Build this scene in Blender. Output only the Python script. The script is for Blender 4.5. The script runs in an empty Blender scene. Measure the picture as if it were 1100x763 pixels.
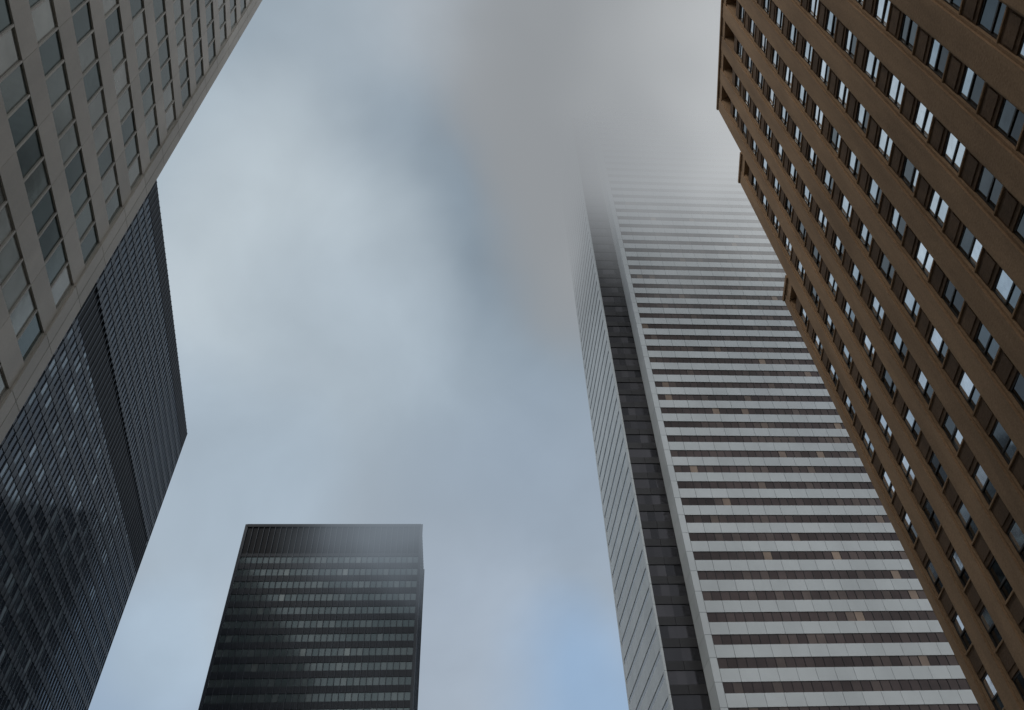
import bpy, math, random
from mathutils import Vector, Matrix
random.seed(7)
S=bpy.context.scene
S.view_settings.view_transform='Standard'; S.view_settings.look='None'; S.view_settings.exposure=0

# ------------------------------------------------------------ camera
F_PX=820.0
VX,VY=505.0,-378.0
ax,ay=VX-550,381.5-VY
L=math.hypot(ax,ay); sx,sy=ax/L,ay/L
TH=math.pi/2-math.atan(L/F_PX)
R0=Vector((1,0,0)); U0=Vector((0,-math.sin(TH),math.cos(TH))); FW=Vector((0,math.cos(TH),math.sin(TH)))
Rc=R0*sy+U0*sx; Uc=R0*(-sx)+U0*sy
cam=bpy.data.cameras.new("camera"); co=bpy.data.objects.new("camera",cam); S.collection.objects.link(co)
M=Matrix.Identity(4)
for i in range(3):
    M[i][0]=Rc[i]; M[i][1]=Uc[i]; M[i][2]=-FW[i]
M[2][3]=1.6
co.matrix_world=M
cam.sensor_width=36; cam.lens=36*F_PX/1100; cam.clip_end=6000
S.camera=co
def ray(px,py):
    return (Rc*(px-550)+Uc*(381.5-py)+FW*F_PX).normalized()
def lin(c):
    return tuple(((v/255)/12.92 if v/255<=0.04045 else ((v/255+0.055)/1.055)**2.4) for v in c)

# ------------------------------------------------------------ material helpers
def newmat(name):
    m=bpy.data.materials.new(name); m.use_nodes=True
    nt=m.node_tree; b=nt.nodes['Principled BSDF']; return m,nt,b
def mat(name,c1,c2,rough=0.6,metal=0.0,noise=0.25,nscale=0.3,zst=0.15,bump=0.0,bscale=20,spec=0.5,fine=0.0,ramp=None):
    m,nt,b=newmat(name); N=nt.nodes; K=nt.links
    at=N.new('ShaderNodeAttribute'); at.attribute_name='rnd'
    if ramp:
        mx=N.new('ShaderNodeValToRGB'); cr=mx.color_ramp; cr.interpolation='LINEAR'
        while len(cr.elements)<len(ramp): cr.elements.new(0.5)
        for e,(p,c) in zip(cr.elements,ramp): e.position=p; e.color=(*c,1)
        K.new(at.outputs['Fac'],mx.inputs['Fac']); col=mx.outputs['Color']
    else:
        mx=N.new('ShaderNodeMix'); mx.data_type='RGBA'
        mx.inputs[6].default_value=(*c1,1); mx.inputs[7].default_value=(*c2,1)
        K.new(at.outputs['Fac'],mx.inputs[0]); col=mx.outputs[2]
    g=N.new('ShaderNodeNewGeometry')
    mp=N.new('ShaderNodeMapping'); mp.inputs['Scale'].default_value=(1,1,zst); K.new(g.outputs['Position'],mp.inputs['Vector'])
    nz=N.new('ShaderNodeTexNoise'); nz.inputs['Scale'].default_value=nscale; nz.inputs['Detail'].default_value=4; nz.inputs['Roughness'].default_value=0.65
    K.new(mp.outputs[0],nz.inputs['Vector'])
    mr=N.new('ShaderNodeMapRange'); mr.inputs['From Min'].default_value=0.3; mr.inputs['From Max'].default_value=0.7
    mr.inputs['To Min'].default_value=1-noise; mr.inputs['To Max'].default_value=1+noise*0.6
    K.new(nz.outputs['Fac'],mr.inputs['Value'])
    vm=N.new('ShaderNodeVectorMath'); vm.operation='SCALE'; K.new(col,vm.inputs[0]); K.new(mr.outputs[0],vm.inputs['Scale'])
    out=vm.outputs[0]
    if fine>0:
        n2=N.new('ShaderNodeTexNoise'); n2.inputs['Scale'].default_value=9; n2.inputs['Detail'].default_value=3
        K.new(g.outputs['Position'],n2.inputs['Vector'])
        m2=N.new('ShaderNodeMapRange'); m2.inputs['From Min'].default_value=0.3; m2.inputs['From Max'].default_value=0.7
        m2.inputs['To Min'].default_value=1-fine; m2.inputs['To Max'].default_value=1+fine; K.new(n2.outputs['Fac'],m2.inputs['Value'])
        v2=N.new('ShaderNodeVectorMath'); v2.operation='SCALE'; K.new(out,v2.inputs[0]); K.new(m2.outputs[0],v2.inputs['Scale']); out=v2.outputs[0]
    K.new(out,b.inputs['Base Color'])
    b.inputs['Roughness'].default_value=rough; b.inputs['Metallic'].default_value=metal
    b.inputs['Specular IOR Level'].default_value=spec
    if bump>0:
        bn=N.new('ShaderNodeTexNoise'); bn.inputs['Scale'].default_value=bscale; bn.inputs['Detail'].default_value=2
        K.new(g.outputs['Position'],bn.inputs['Vector'])
        bp=N.new('ShaderNodeBump'); bp.inputs['Strength'].default_value=bump; bp.inputs['Distance'].default_value=0.05
        K.new(bn.outputs['Fac'],bp.inputs['Height']); K.new(bp.outputs[0],b.inputs['Normal'])
    return m

# ------------------------------------------------------------ mesh builder
LEAN=[0.0,0.0]
class Fr:
    def __init__(s,O,U,N): s.O=O; s.U=U; s.N=N; s.flip=(U[0]*N[1]-U[1]*N[0])<0
    def p(s,u,n,z): return (s.O[0]+u*s.U[0]+n*s.N[0]+LEAN[0]*(z-LEAN[1]), s.O[1]+u*s.U[1]+n*s.N[1], z)
class MB:
    def __init__(s): s.v=[];s.f=[];s.r=[]
    def box(s,f,u0,u1,n0,n1,z0,z1,r=None):
        if r is None: r=random.random()
        b=len(s.v)
        for z in (z0,z1):
            for (u,n) in ((u0,n0),(u1,n0),(u1,n1),(u0,n1)): s.v.append(f.p(u,n,z))
        q=[(0,3,2,1),(4,5,6,7),(0,1,5,4),(1,2,6,5),(2,3,7,6),(3,0,4,7)]
        for a in q:
            a=tuple(b+i for i in a)
            s.f.append(a[::-1] if f.flip else a); s.r.append(r)
    def quad(s,f,u0,u1,n,z0,z1,r=None,tilt=0.0):
        if r is None: r=random.random()
        b=len(s.v); t1=random.uniform(-tilt,tilt); t2=random.uniform(-tilt,tilt)
        for (u,z,t) in ((u0,z0,t1),(u1,z0,-t1),(u1,z1,-t1+t2),(u0,z1,t1+t2)): s.v.append(f.p(u,n+t,z))
        a=(b,b+3,b+2,b+1)
        s.f.append(a[::-1] if f.flip else a); s.r.append(r)
    def make(s,name,m,parent=None):
        me=bpy.data.meshes.new(name); me.from_pydata(s.v,[],s.f); me.update()
        at=me.attributes.new('rnd','FLOAT','FACE'); at.data.foreach_set('value',s.r)
        me.materials.append(m)
        o=bpy.data.objects.new(name,me); S.collection.objects.link(o)
        if parent: o.parent=parent
        return o
def empty(name,loc=(0,0,0)):
    e=bpy.data.objects.new(name,None); S.collection.objects.link(e); return e
def dirs(az):
    a=math.radians(az); return (math.sin(a),math.cos(a)),(math.cos(a),-math.sin(a))   # along, right-hand

def facade(sp,gl,mu,f,u0,u1,z0,z1,fh,sh,pan,bay,rec,mw,md,gap=0.05,skip=(),gr=None,sill=0.0,mz=None,tilt=0.0):
    nf=int(round((z1-z0)/fh)); fh=(z1-z0)/nf
    npn=max(1,int(round((u1-u0)/pan))); pw=(u1-u0)/npn
    nb=max(1,int(round((u1-u0)/bay))); bw=(u1-u0)/nb
    for i in range(nf):
        z=z0+i*fh
        if i in skip: continue
        for j in range(npn):
            sp.box(f,u0+j*pw+gap/2,u0+(j+1)*pw-gap/2,-0.6,0,z+gap/2,z+sh)
        for j in range(nb):
            r=random.random() if gr is None else gr(i,j,nf,nb)
            gl.quad(f,u0+j*bw,u0+(j+1)*bw,-rec,z+sh,z+fh+gap/2,r,tilt)
    if mu is not None:
        for j in range(nb+1):
            u=u0+j*bw
            mu.box(f,u-mw/2,u+mw/2,-rec-0.05,md,z0,(z1 if mz is None else mz),random.random())

# ------------------------------------------------------------ BROWN TOWER (right)
brown=empty("brown_masonry_office_tower")
al,rt=dirs(5.6)
D=21.5
f=Fr((rt[0]*D,rt[1]*D),al,(-rt[0],-rt[1]))
m_pier=mat("brown_stone",(0.325,0.208,0.120),(0.365,0.234,0.136),0.85,noise=0.28,nscale=0.5,zst=0.2,bump=0.4,bscale=6,fine=0.12,spec=0.25)
m_sp=mat("brown_spandrel",(0.115,0.070,0.040),(0.155,0.096,0.056),0.85,noise=0.3,nscale=0.8,bump=0.4,bscale=6,fine=0.15,spec=0.25)
m_fr=mat("window_frame_dark",(0.03,0.026,0.022),(0.05,0.045,0.04),0.5,noise=0.1)
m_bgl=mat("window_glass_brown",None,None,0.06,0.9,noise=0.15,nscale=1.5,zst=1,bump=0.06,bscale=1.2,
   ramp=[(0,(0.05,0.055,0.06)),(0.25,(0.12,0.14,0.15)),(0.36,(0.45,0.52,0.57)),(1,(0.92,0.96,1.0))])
P=MB();SPn=MB();FRm=MB();G=MB();CORE=MB();SILL=MB()
bay=3.5; fh=3.72; pw=1.50
NB=18
edges=[49.0-bay*k for k in range(0,NB+1)]
def HH(k): return 57.3 if k<1 else (74.4 if k<2 else 85.0)
def pier(c,Hh,w=pw):
    P.box(f,c-w/2,c+w/2,-1.0,0.0,0,Hh)
    P.box(f,c-w/2-0.17,c-w/2-0.003,-1.0,-0.13,0,Hh-0.4)
    P.box(f,c+w/2+0.003,c+w/2+0.17,-1.0,-0.13,0,Hh-0.4)
for k in range(NB):
    s1=edges[k]; s0=edges[k+1]
    H=HH(k)
    cap=5.6 if k>=2 else 3.4
    nfl=int((H-cap)/fh)
    zb=H-cap-nfl*fh
    pier(s0,HH(k+1))
    if k==0: pier(s1-0.3,H,0.9)
    a=s0+pw/2+0.17; b=(s1-pw/2-0.17) if k>0 else s1-0.92
    CORE.box(f,s0+0.05,s1+(0.5 if k in(1,2) else -0.05),-25,-1.05-0.01*k,0,H-1.2,0.2)
    for i in range(nfl):
        z=zb+i*fh
        SPn.box(f,a,b,-1.1,-0.24,z,z+1.50)
        SPn.box(f,a+0.15,b-0.15,-0.3,-0.18,z+0.3,z+1.2)
        SILL.box(f,a-0.002,b+0.002,-1.1,-0.15,z+1.502,z+1.60)
        w0=a+0.08; w1=b-0.08; zt=z+fh
        G_n=-0.38
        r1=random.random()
        low=(k>=2 and z<34 and random.random()<0.6)  # lower panes coloured darker, standing in for buildings reflected in them
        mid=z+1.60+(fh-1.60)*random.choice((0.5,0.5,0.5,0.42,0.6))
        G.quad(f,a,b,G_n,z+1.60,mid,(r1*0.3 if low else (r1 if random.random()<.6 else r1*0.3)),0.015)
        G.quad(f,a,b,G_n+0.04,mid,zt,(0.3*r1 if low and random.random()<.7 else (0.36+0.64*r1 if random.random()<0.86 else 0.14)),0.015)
        FRm.box(f,a+0.002,w0,-1.0,-0.30,z+1.602,zt-0.002)
        FRm.box(f,w1,b-0.002,-1.0,-0.30,z+1.602,zt-0.002)
        FRm.box(f,w0+0.002,w1-0.002,-1.0,-0.31,mid-0.05,mid+0.05)
        FRm.box(f,w0+0.002,w1-0.002,-1.0,-0.31,zt-0.12,zt-0.004)
    zc=H-cap
    SPn.box(f,a,b,-1.1,-0.2,zc,zc+1.1,0.6)
    SPn.box(f,a,b,-1.29,-1.15,zc+1.1,H-1.0,0.0)
    P.box(f,s0+pw/2+0.003,(s1-pw/2-0.003) if k>0 else s1-0.76,-1.1,-0.05,H-1.1,H,0.5)
    P.box(f,s0+(pw/2+0.01 if k<2 else 0),s1+(0.15 if k==0 else (pw/2+0.1 if k==1 or k==2 else 0.0)),-1.5,0.12,H+0.002,H+0.35,0.3)
fe=Fr(f.p(49.15,0,0)[:2],(rt[0],rt[1]),al)
for i in range(9):
    P.box(fe,0.2+i*3+0.0,1.7+i*3,-1.0,0.0,0,57.2)
for i in range(15):
    SPn.box(fe,1.7,26,-1.0,-0.4,i*3.72,i*3.72+1.8)
G.quad(fe,1.7,26,-0.7,0,57,0.2)
P.make("piers",m_pier,brown);SPn.make("spandrels",m_sp,brown);SILL.make("sills",m_pier,brown)
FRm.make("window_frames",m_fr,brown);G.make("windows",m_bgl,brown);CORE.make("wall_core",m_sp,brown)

# ------------------------------------------------------------ BEIGE TOWER (left near)
beige=empty("beige_panel_office_tower")
al,rt=dirs(-14.0)
D=16.3
f=Fr((-rt[0]*D,-rt[1]*D),al,(rt[0],rt[1]))
m_bp=mat("beige_panel",(0.45,0.42,0.37),(0.52,0.485,0.43),0.45,0.0,noise=0.2,nscale=0.25,zst=0.3,fine=0.04,bump=0.08,bscale=3)
m_gap=mat("dark_joint",(0.03,0.03,0.03),(0.04,0.04,0.04),0.8,noise=0.1)
m_bg=mat("window_glass_beige",None,None,0.08,0.6,noise=0.25,nscale=0.3,zst=1,bump=0.08,bscale=0.8,
   ramp=[(0,(0.07,0.105,0.105)),(0.4,(0.13,0.17,0.165)),(0.75,(0.24,0.26,0.24)),(1,(0.38,0.38,0.35))])
m_alu=mat("aluminium_mullion",(0.42,0.40,0.36),(0.48,0.46,0.41),0.45,0.1,noise=0.1)
SP=MB();GL=MB();MU=MB();C=MB();CP=MB()
E=29.8
H=118
facade(SP,GL,MU,f,E-1.5-54,E-1.5,0,H,3.8,1.60,3.0,1.5,0.09,0.10,-0.01,gap=0.035,tilt=0.006)
nf=31
for i in range(nf):
    z0=i*H/nf
    CP.box(f,E-1.46,E-0.75,-0.6,0.10,z0+0.02,z0+H/nf-0.02)
    CP.box(f,E-0.71,E,-0.6,0.10,z0+0.02,z0+H/nf-0.02)
fe=Fr(f.p(E,0,0)[:2],(-f.N[0],-f.N[1]),f.U)
facade(SP,GL,MU,fe,1.0,28,0,H,3.8,1.65,3.0,1.5,0.1,0.09,-0.03)
C.box(f,E-56,E-0.3,-28,-0.45,0,H+0.5,0.5)
SP.make("spandrel_panels",m_bp,beige);GL.make("windows",m_bg,beige);MU.make("mullions",m_alu,beige)
CP.make("corner_column_cladding",m_bp,beige);C.make("wall_core",m_gap,beige)

# ------------------------------------------------------------ DARK TOWERS
m_steel=mat("black_steel",(0.026,0.032,0.042),(0.036,0.044,0.056),0.35,0.0,noise=0.2,nscale=0.1,spec=0.5)
m_spd=mat("black_spandrel",(0.015,0.019,0.026),(0.021,0.026,0.034),0.35,0.0,noise=0.2,nscale=0.1,spec=0.4)
m_dg=mat("bronze_glass",None,None,0.1,0.5,noise=0.3,nscale=0.05,zst=1,bump=0.04,bscale=0.5,spec=0.25,
   ramp=[(0,(0.02,0.028,0.042)),(0.6,(0.04,0.055,0.075)),(0.85,(0.08,0.105,0.13)),(1,(0.30,0.36,0.40))])
m_louv=mat("black_louver",(0.006,0.008,0.011),(0.009,0.011,0.015),0.6,0.0,noise=0.1,spec=0.2)
tw=empty("dark_steel_office_tower")
al,rt=dirs(-14.1); D=52.5
f=Fr((-rt[0]*D,-rt[1]*D),al,(rt[0],rt[1]))
e=188*math.cos(math.radians(-30.3+14.1))
H=151.6
SP=MB();GL=MB();MU=MB();LV=MB();C=MB()
nf=40; fhh=H/nf
def gr(i,j,nf_,nb):
    if i<28 and random.random()<0.42*(1-j/nb)+0.03: return random.uniform(0.85,1)  # paler panes on lower floors: bright sky reflection put into glass colour
    return random.random()*0.7
facade(SP,GL,MU,f,e-126,e,0,H-fhh*1.5,fhh,1.35,3.2,1.6,0.08,0.14,0.09,gap=0.02,gr=gr,mz=H,skip=(28,29))
LV.box(f,e-126,e,-0.6,-0.05,28*fhh,30*fhh)
LV.box(f,e-126,e,-0.6,-0.01,H-fhh*1.5,H)
fe=Fr(f.p(e,0,0)[:2],(-f.N[0],-f.N[1]),f.U)
facade(SP,GL,MU,fe,0.3,40,0,H-fhh*1.5,fhh,1.35,3.2,1.6,0.15,0.16,0.18,gap=0.02,mz=H)
LV.box(fe,0.3,40,-0.6,-0.01,H-fhh*1.5,H)
C.box(f,e-126,e-0.3,-40,-0.4,0,H-0.3,0.5)
SP.make("spandrels",m_spd,tw);GL.make("windows",m_dg,tw);MU.make("mullions",m_steel,tw);LV.make("louver_bands",m_louv,tw);C.make("wall_core",m_louv,tw)

tw=empty("dark_steel_office_tower.001")
m_dg2=mat("grey_glass",None,None,0.12,0.5,noise=0.2,nscale=0.04,zst=1,bump=0.03,bscale=0.5,
   ramp=[(0,(0.105,0.135,0.138)),(0.6,(0.135,0.165,0.168)),(0.96,(0.165,0.195,0.195)),(1,(0.24,0.27,0.26))])
al,rt=dirs(-5.8)
p0=(-78.4,180.4)
f=Fr(p0,rt,(-al[0],-al[1])); W=49.6; H=131.6; dep=24
SP=MB();GL=MB();MU=MB();LV=MB();C=MB()
zt=H-10.6
facade(SP,GL,MU,f,0.4,W-0.4,0,zt,3.78,1.75,1.6,1.55,0.14,0.15,0.2,gap=0.02,mz=H-1.0)
fr=Fr(f.p(W,0,0)[:2],al,rt); fl=Fr(f.p(0,0,0)[:2],al,(-rt[0],-rt[1]))
for g in (fr,fl):
    facade(SP,GL,MU,g,0.4,dep-0.4,0,zt,3.78,1.75,1.6,1.55,0.14,0.15,0.2,gap=0.02,mz=H-1.0)
LV.box(f,0.3,W-0.3,-dep+0.3,-0.04,zt+1.0,H-0.8)
C.box(f,0.3,W-0.3,-dep+0.3,-0.3,0,zt+0.99)
SP.box(f,0.2,W-0.2,-dep+0.2,0.06,zt,zt+0.99); SP.box(f,0.2,W-0.2,-dep+0.2,0.22,H-0.9,H)
for (u,n) in ((0,0),(W,0),(0,-dep),(W,-dep)):
    MU.box(f,u-0.35,u+0.35,n-0.35,n+0.15,0,H-0.02)
SP.make("spandrels",m_spd,tw);GL.make("windows",m_dg2,tw);MU.make("mullions",m_steel,tw);LV.make("louver_band",m_louv,tw);C.make("wall_core",m_louv,tw)

# ------------------------------------------------------------ WHITE TOWER
LEAN[0]=0.018; LEAN[1]=60.0
tw=empty("white_panel_skyscraper")
m_wp=mat("white_panel",(0.52,0.56,0.575),(0.575,0.615,0.63),0.4,0.0,noise=0.14,nscale=0.08,zst=0.6,fine=0.02)
m_wg=mat("bronze_ribbon_glass",None,None,0.07,0.5,noise=0.55,nscale=0.05,zst=1.5,bump=0.05,bscale=0.6,
   ramp=[(0,(0.050,0.036,0.034)),(0.7,(0.074,0.055,0.052)),(0.95,(0.11,0.085,0.075)),(1,(0.28,0.21,0.16))])  # tone variation in the panes hints at reflections of the brown tower
m_sg=mat("side_glass",(0.16,0.17,0.18),(0.26,0.27,0.28),0.15,0.3,noise=0.2,nscale=0.1)
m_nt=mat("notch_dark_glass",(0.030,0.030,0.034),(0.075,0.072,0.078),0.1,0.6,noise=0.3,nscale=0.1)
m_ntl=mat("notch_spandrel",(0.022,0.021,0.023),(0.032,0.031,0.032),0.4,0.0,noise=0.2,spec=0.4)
SP=MB();GL=MB();GS=MB();MU=MB();NG=MB();NS=MB();C=MB();CP=MB()
def R(x,y): return (x*rt[0]+y*al[0], x*rt[1]+y*al[1])
H=243.0; FL=3.7
nfl=int(round((H-2)/FL)); FLr=(H-2)/nfl
W=78
f=Fr(R(38.5,110),rt,(-al[0],-al[1]))
facade(SP,GL,MU,f,1.15,W,2,H,FL,2.05,3.0,1.5,0.14,0.07,-0.06,gap=0.06,tilt=0.01)
for i in range(nfl):
    z=2+i*FLr
    CP.box(f,0,1.1,-1.0,0.06,z+0.03,z+FLr-0.03)
    CP.box(f,0.002,1.09,-4.0,-1.04,z+0.03,z+FLr-0.03)
fn=Fr(R(32.4,114),rt,(-al[0],-al[1]))
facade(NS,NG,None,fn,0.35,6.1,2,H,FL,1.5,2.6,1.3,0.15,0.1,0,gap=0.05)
for i in range(nfl):
    z=2+i*FLr
    CP.box(fn,0,0.32,-0.9,0.05,z+0.03,z+FLr-0.03)
fs=Fr(R(32.4,114.95),al,(-rt[0],-rt[1]))
facade(SP,GS,None,fs,0,27,2,H,FL,2.75,3.0,1.5,0.08,0.10,-0.02,gap=0.07)
CP.box(fs,27.05,28,-1,0.03,2,H)
C.box(f,0.2,W-0.3,-38,-0.55,0,H-0.5,0.3)
C.box(fs,0.0,27.7,-8,-0.55,0,H-0.5,0.3)
SP.make("spandrel_panels",m_wp,tw);GL.make("ribbon_windows",m_wg,tw);MU.make("mullions",m_ntl,tw);GS.make("side_windows",m_sg,tw)
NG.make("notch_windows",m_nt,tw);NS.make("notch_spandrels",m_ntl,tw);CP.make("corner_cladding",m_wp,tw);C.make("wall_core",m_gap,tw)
LEAN[0]=0.0

# ------------------------------------------------------------ GROUND
m_gr=mat("ground_concrete",(0.22,0.215,0.2),(0.22,0.215,0.2),0.9,noise=0.25,nscale=0.4,zst=1,fine=0.1)
m_as=mat("asphalt",(0.05,0.05,0.052),(0.05,0.05,0.052),0.9,noise=0.3,nscale=0.5,zst=1,fine=0.2,bump=0.3,bscale=40)
m_pv=mat("paving",(0.27,0.26,0.25),(0.33,0.32,0.30),0.85,noise=0.2,nscale=0.6,zst=1,fine=0.1)
m_wt=mat("road_paint",(0.75,0.75,0.73),(0.8,0.8,0.78),0.7,noise=0.2,nscale=3,zst=1)
fg=Fr((0,0),(0,1),(1,0))
g=MB(); g.box(fg,-3000,3000,-3000,3000,-1,0,0.5); g.make("ground",m_gr)
al2,rt2=dirs(-4.0); fr_=Fr((2.5*rt2[0],2.5*rt2[1]),al2,rt2)
g=MB(); g.box(fr_,-400,800,-7,7,-0.5,0.004,0.5); g.make("road",m_as)
for sgn,nm in ((-1,"pavement"),(1,"pavement.001")):
    g=MB()
    for i in range(-40,120):
        a0,a1=sorted((sgn*7.0,sgn*7.25)); g.box(fr_,i*3+.01,i*3+2.99,a0,a1,0.0,0.14)
        for k in range(2):
            a0,a1=sorted((sgn*(7.27+k*2.0),sgn*(9.25+k*2.0))); g.box(fr_,i*3+.01,i*3+2.99,a0,a1,0.0,0.135)
    g.make(nm,m_pv)
g=MB()
for i in range(-20,60):
    g.box(fr_,i*9,i*9+3,-0.08,0.08,0.002,0.008)
for a in (-6.5,6.5): g.box(fr_,-300,600,a-0.06,a+0.06,0.002,0.008)
g.make("road_markings",m_wt)

# ------------------------------------------------------------ SKY (world)
w=bpy.data.worlds.new("World"); S.world=w; w.use_nodes=True
nt=w.node_tree; N=nt.nodes; K=nt.links
bg=N['Background']; out=N['World Output']
SUN_EL=math.radians(52); SUN_AZ=math.radians(-140)
sky=N.new('ShaderNodeTexSky'); sky.sky_type='NISHITA'; sky.sun_disc=False
sky.sun_elevation=SUN_EL; sky.sun_rotation=SUN_AZ
K.new(sky.outputs[0],bg.inputs['Color']); bg.inputs['Strength'].default_value=0.1
tc=N.new('ShaderNodeTexCoord')
wn=N.new('ShaderNodeTexNoise'); wn.inputs['Scale'].default_value=2.4; wn.inputs['Detail'].default_value=4; wn.inputs['Roughness'].default_value=0.5
K.new(tc.outputs['Generated'],wn.inputs['Vector'])
v1=N.new('ShaderNodeVectorMath'); v1.operation='SUBTRACT'; K.new(wn.outputs['Color'],v1.inputs[0]); v1.inputs[1].default_value=(0.5,0.5,0.5)
v2=N.new('ShaderNodeVectorMath'); v2.operation='SCALE'; K.new(v1.outputs[0],v2.inputs[0]); v2.inputs['Scale'].default_value=0.22
v3=N.new('ShaderNodeVectorMath'); v3.operation='ADD'; K.new(tc.outputs['Generated'],v3.inputs[0]); K.new(v2.outputs[0],v3.inputs[1])
v4=N.new('ShaderNodeVectorMath'); v4.operation='NORMALIZE'; K.new(v3.outputs[0],v4.inputs[0])
blobs=[
 (400,400,50,(166,176,186),1.0),
 (230,60,22,(152,169,182),0.9),
 (290,150,14,(148,167,182),0.6),
 (470,120,20,(156,167,176),0.85),
 (520,320,18,(136,151,164),0.95),
 (300,300,15,(190,202,210),1.0),
 (400,430,14,(162,176,188),0.7),
 (230,520,12,(166,182,196),0.8),
 (590,560,14,(150,165,181),0.8),
 (140,750,8,(160,182,206),0.85),
 (195,690,6,(174,192,208),0.8),
 (620,770,8,(144,171,201),0.9),
 (480,690,10,(166,179,194),0.8),
 (620,120,11,(150,153,157),0.9),
 (750,0,12,(208,210,212),0.95),
 (560,0,12,(168,173,178),0.6),
]
cur=None
base=N.new('ShaderNodeRGB'); base.outputs[0].default_value=(*lin((205,209,214)),1); cur=base.outputs[0]
for (px,py,rad,col,st) in blobs:
    d=ray(px,py)
    dp=N.new('ShaderNodeVectorMath'); dp.operation='DOT_PRODUCT'; K.new(v4.outputs[0],dp.inputs[0]); dp.inputs[1].default_value=d
    mr=N.new('ShaderNodeMapRange'); mr.interpolation_type='SMOOTHSTEP'
    mr.inputs['From Min'].default_value=math.cos(math.radians(rad)); mr.inputs['From Max'].default_value=(1.0 if rad<40 else math.cos(math.radians(32)))
    mr.inputs['To Max'].default_value=st; K.new(dp.outputs['Value'],mr.inputs['Value'])
    mx=N.new('ShaderNodeMix'); mx.data_type='RGBA'; K.new(mr.outputs[0],mx.inputs[0]); K.new(cur,mx.inputs[6]); mx.inputs[7].default_value=(*lin(col),1)
    cur=mx.outputs[2]
n2=N.new('ShaderNodeTexNoise'); n2.inputs['Scale'].default_value=4.5; n2.inputs['Detail'].default_value=5; n2.inputs['Roughness'].default_value=0.5; n2.inputs['Distortion'].default_value=0.3
K.new(tc.outputs['Generated'],n2.inputs['Vector'])
mr=N.new('ShaderNodeMapRange'); mr.inputs['From Min'].default_value=0.3; mr.inputs['From Max'].default_value=0.7; mr.inputs['To Min'].default_value=0.93; mr.inputs['To Max'].default_value=1.13
K.new(n2.outputs['Fac'],mr.inputs['Value'])
vs=N.new('ShaderNodeVectorMath'); vs.operation='SCALE'; K.new(cur,vs.inputs[0]); K.new(mr.outputs[0],vs.inputs['Scale'])
bc=N.new('ShaderNodeBackground'); K.new(vs.outputs[0],bc.inputs['Color']); bc.inputs['Strength'].default_value=1.0
ms=N.new('ShaderNodeMixShader'); ms.inputs[0].default_value=0.96
K.new(bg.outputs[0],ms.inputs[1]); K.new(bc.outputs[0],ms.inputs[2]); K.new(ms.outputs[0],out.inputs['Surface'])

sl=bpy.data.lights.new("sun",'SUN'); sl.energy=0.9; sl.angle=math.radians(20); sl.color=(1,0.95,0.87)
so=bpy.data.objects.new("sun",sl); S.collection.objects.link(so)
sd=Vector((math.sin(SUN_AZ)*math.cos(SUN_EL),math.cos(SUN_AZ)*math.cos(SUN_EL),math.sin(SUN_EL)))
so.rotation_euler=sd.to_track_quat('Z','Y').to_euler()

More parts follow.
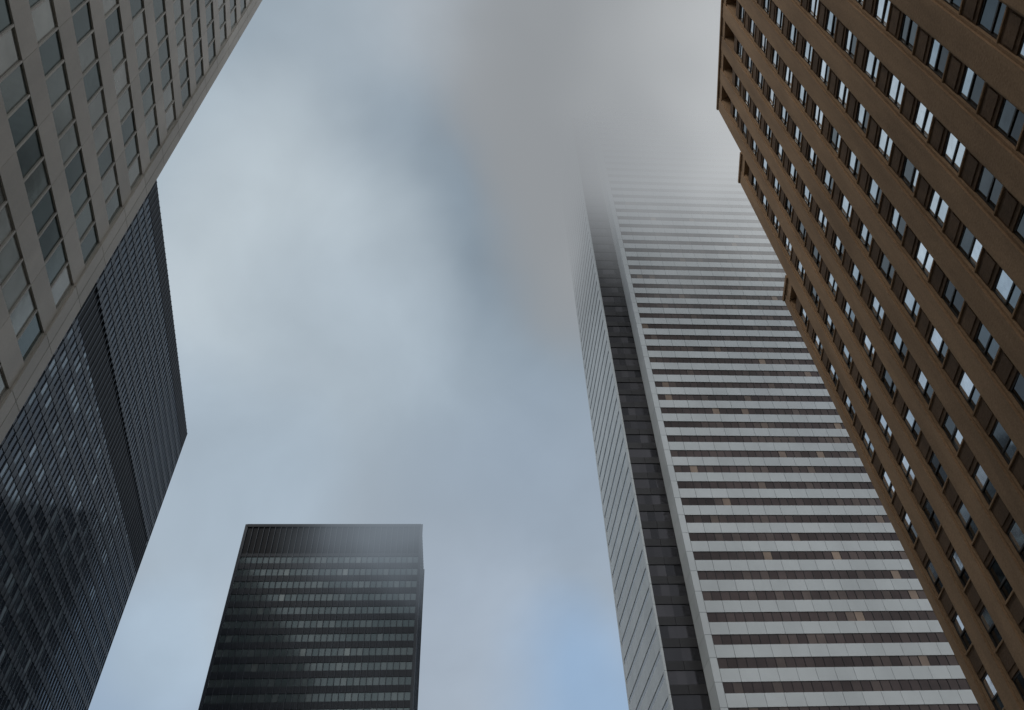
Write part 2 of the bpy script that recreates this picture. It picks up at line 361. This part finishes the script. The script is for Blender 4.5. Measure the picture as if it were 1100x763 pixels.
# ------------------------------------------------------------ LOW CLOUDS (absorbing volumes; own emission stands in for daylight scattered in fog)
def cloud(name,box,center,radii,dens,z0,z1,nsc,namp,xslope,xref,colA,colB,xa,xb,step,f0=0.2,rag=0.7):
    g=MB(); g.box(fg,*box,0.5)
    m=bpy.data.materials.new(name); m.use_nodes=True; nt=m.node_tree; N=nt.nodes; K=nt.links
    for n in list(N): N.remove(n)
    out=N.new('ShaderNodeOutputMaterial')
    ge=N.new('ShaderNodeNewGeometry')
    sp=N.new('ShaderNodeSeparateXYZ'); K.new(ge.outputs['Position'],sp.inputs[0])
    nz=N.new('ShaderNodeTexNoise'); nz.inputs['Scale'].default_value=nsc; nz.inputs['Detail'].default_value=2; K.new(ge.outputs['Position'],nz.inputs['Vector'])
    def mth(op,a,b=None):
        n=N.new('ShaderNodeMath'); n.operation=op
        for i,v in enumerate((a,b)):
            if v is None: continue
            if isinstance(v,(int,float)): n.inputs[i].default_value=v
            else: K.new(v,n.inputs[i])
        return n.outputs[0]
    def sstep(v,a,b,t0=0,t1=1):
        n=N.new('ShaderNodeMapRange'); n.interpolation_type='SMOOTHSTEP'
        n.inputs['From Min'].default_value=a;n.inputs['From Max'].default_value=b;n.inputs['To Min'].default_value=t0;n.inputs['To Max'].default_value=t1
        K.new(v,n.inputs['Value']); return n.outputs[0]
    zn=mth('ADD',sp.outputs['Z'],mth('MULTIPLY',mth('SUBTRACT',nz.outputs['Fac'],0.5),namp))
    zn=mth('ADD',zn,mth('MULTIPLY',mth('SUBTRACT',xref,sp.outputs['X']),xslope))
    hz=sstep(zn,z0,z1)
    q=[mth('DIVIDE',mth('SUBTRACT',sp.outputs[a],c),r) for a,c,r in zip('XYZ',center,radii)]
    rr=mth('SQRT',mth('ADD',mth('ADD',mth('MULTIPLY',q[0],q[0]),mth('MULTIPLY',q[1],q[1])),mth('MULTIPLY',q[2],q[2])))
    rr2=mth('ADD',rr,mth('MULTIPLY',mth('SUBTRACT',0.5,nz.outputs['Fac']),rag))
    fall=mth('MULTIPLY',sstep(rr2,f0,0.95,1,0),sstep(rr,0.75,1.0,1,0))
    den=mth('MULTIPLY',mth('MULTIPLY',hz,fall),dens)
    ab=N.new('ShaderNodeVolumeAbsorption'); ab.inputs['Color'].default_value=(0,0,0,1); K.new(den,ab.inputs['Density'])
    em=N.new('ShaderNodeEmission')
    mx=N.new('ShaderNodeMix'); mx.data_type='RGBA'; mx.inputs[6].default_value=(*lin(colA),1); mx.inputs[7].default_value=(*lin(colB),1)
    xs=mth('ADD',sp.outputs['X'],mth('MULTIPLY',mth('SUBTRACT',nz.outputs['Fac'],0.5),90))
    K.new(sstep(xs,xa,xb),mx.inputs[0]); K.new(mx.outputs[2],em.inputs['Color']); K.new(den,em.inputs['Strength'])
    ad=N.new('ShaderNodeAddShader'); K.new(ab.outputs[0],ad.inputs[0]); K.new(em.outputs[0],ad.inputs[1]); K.new(ad.outputs[0],out.inputs['Volume'])
    try: m.cycles.volume_step_rate=step
    except Exception as ex: print(ex)
    g.make(name,m)
cloud("low_cloud",(5,215,-35,165,110,315),(65,108,212),(100,102,101),0.10,136,218,0.022,55,0.6,68,(146,150,154),(198,201,203),15,90,1.5,f0=0.15,rag=0.6)
cloud("low_cloud.001",(130,205,-75,10,85,160),(-30,168,122),(40,36,36),0.022,88,118,0.05,40,0.0,0,(150,162,174),(150,162,174),0,1,1.5,f0=0.0)
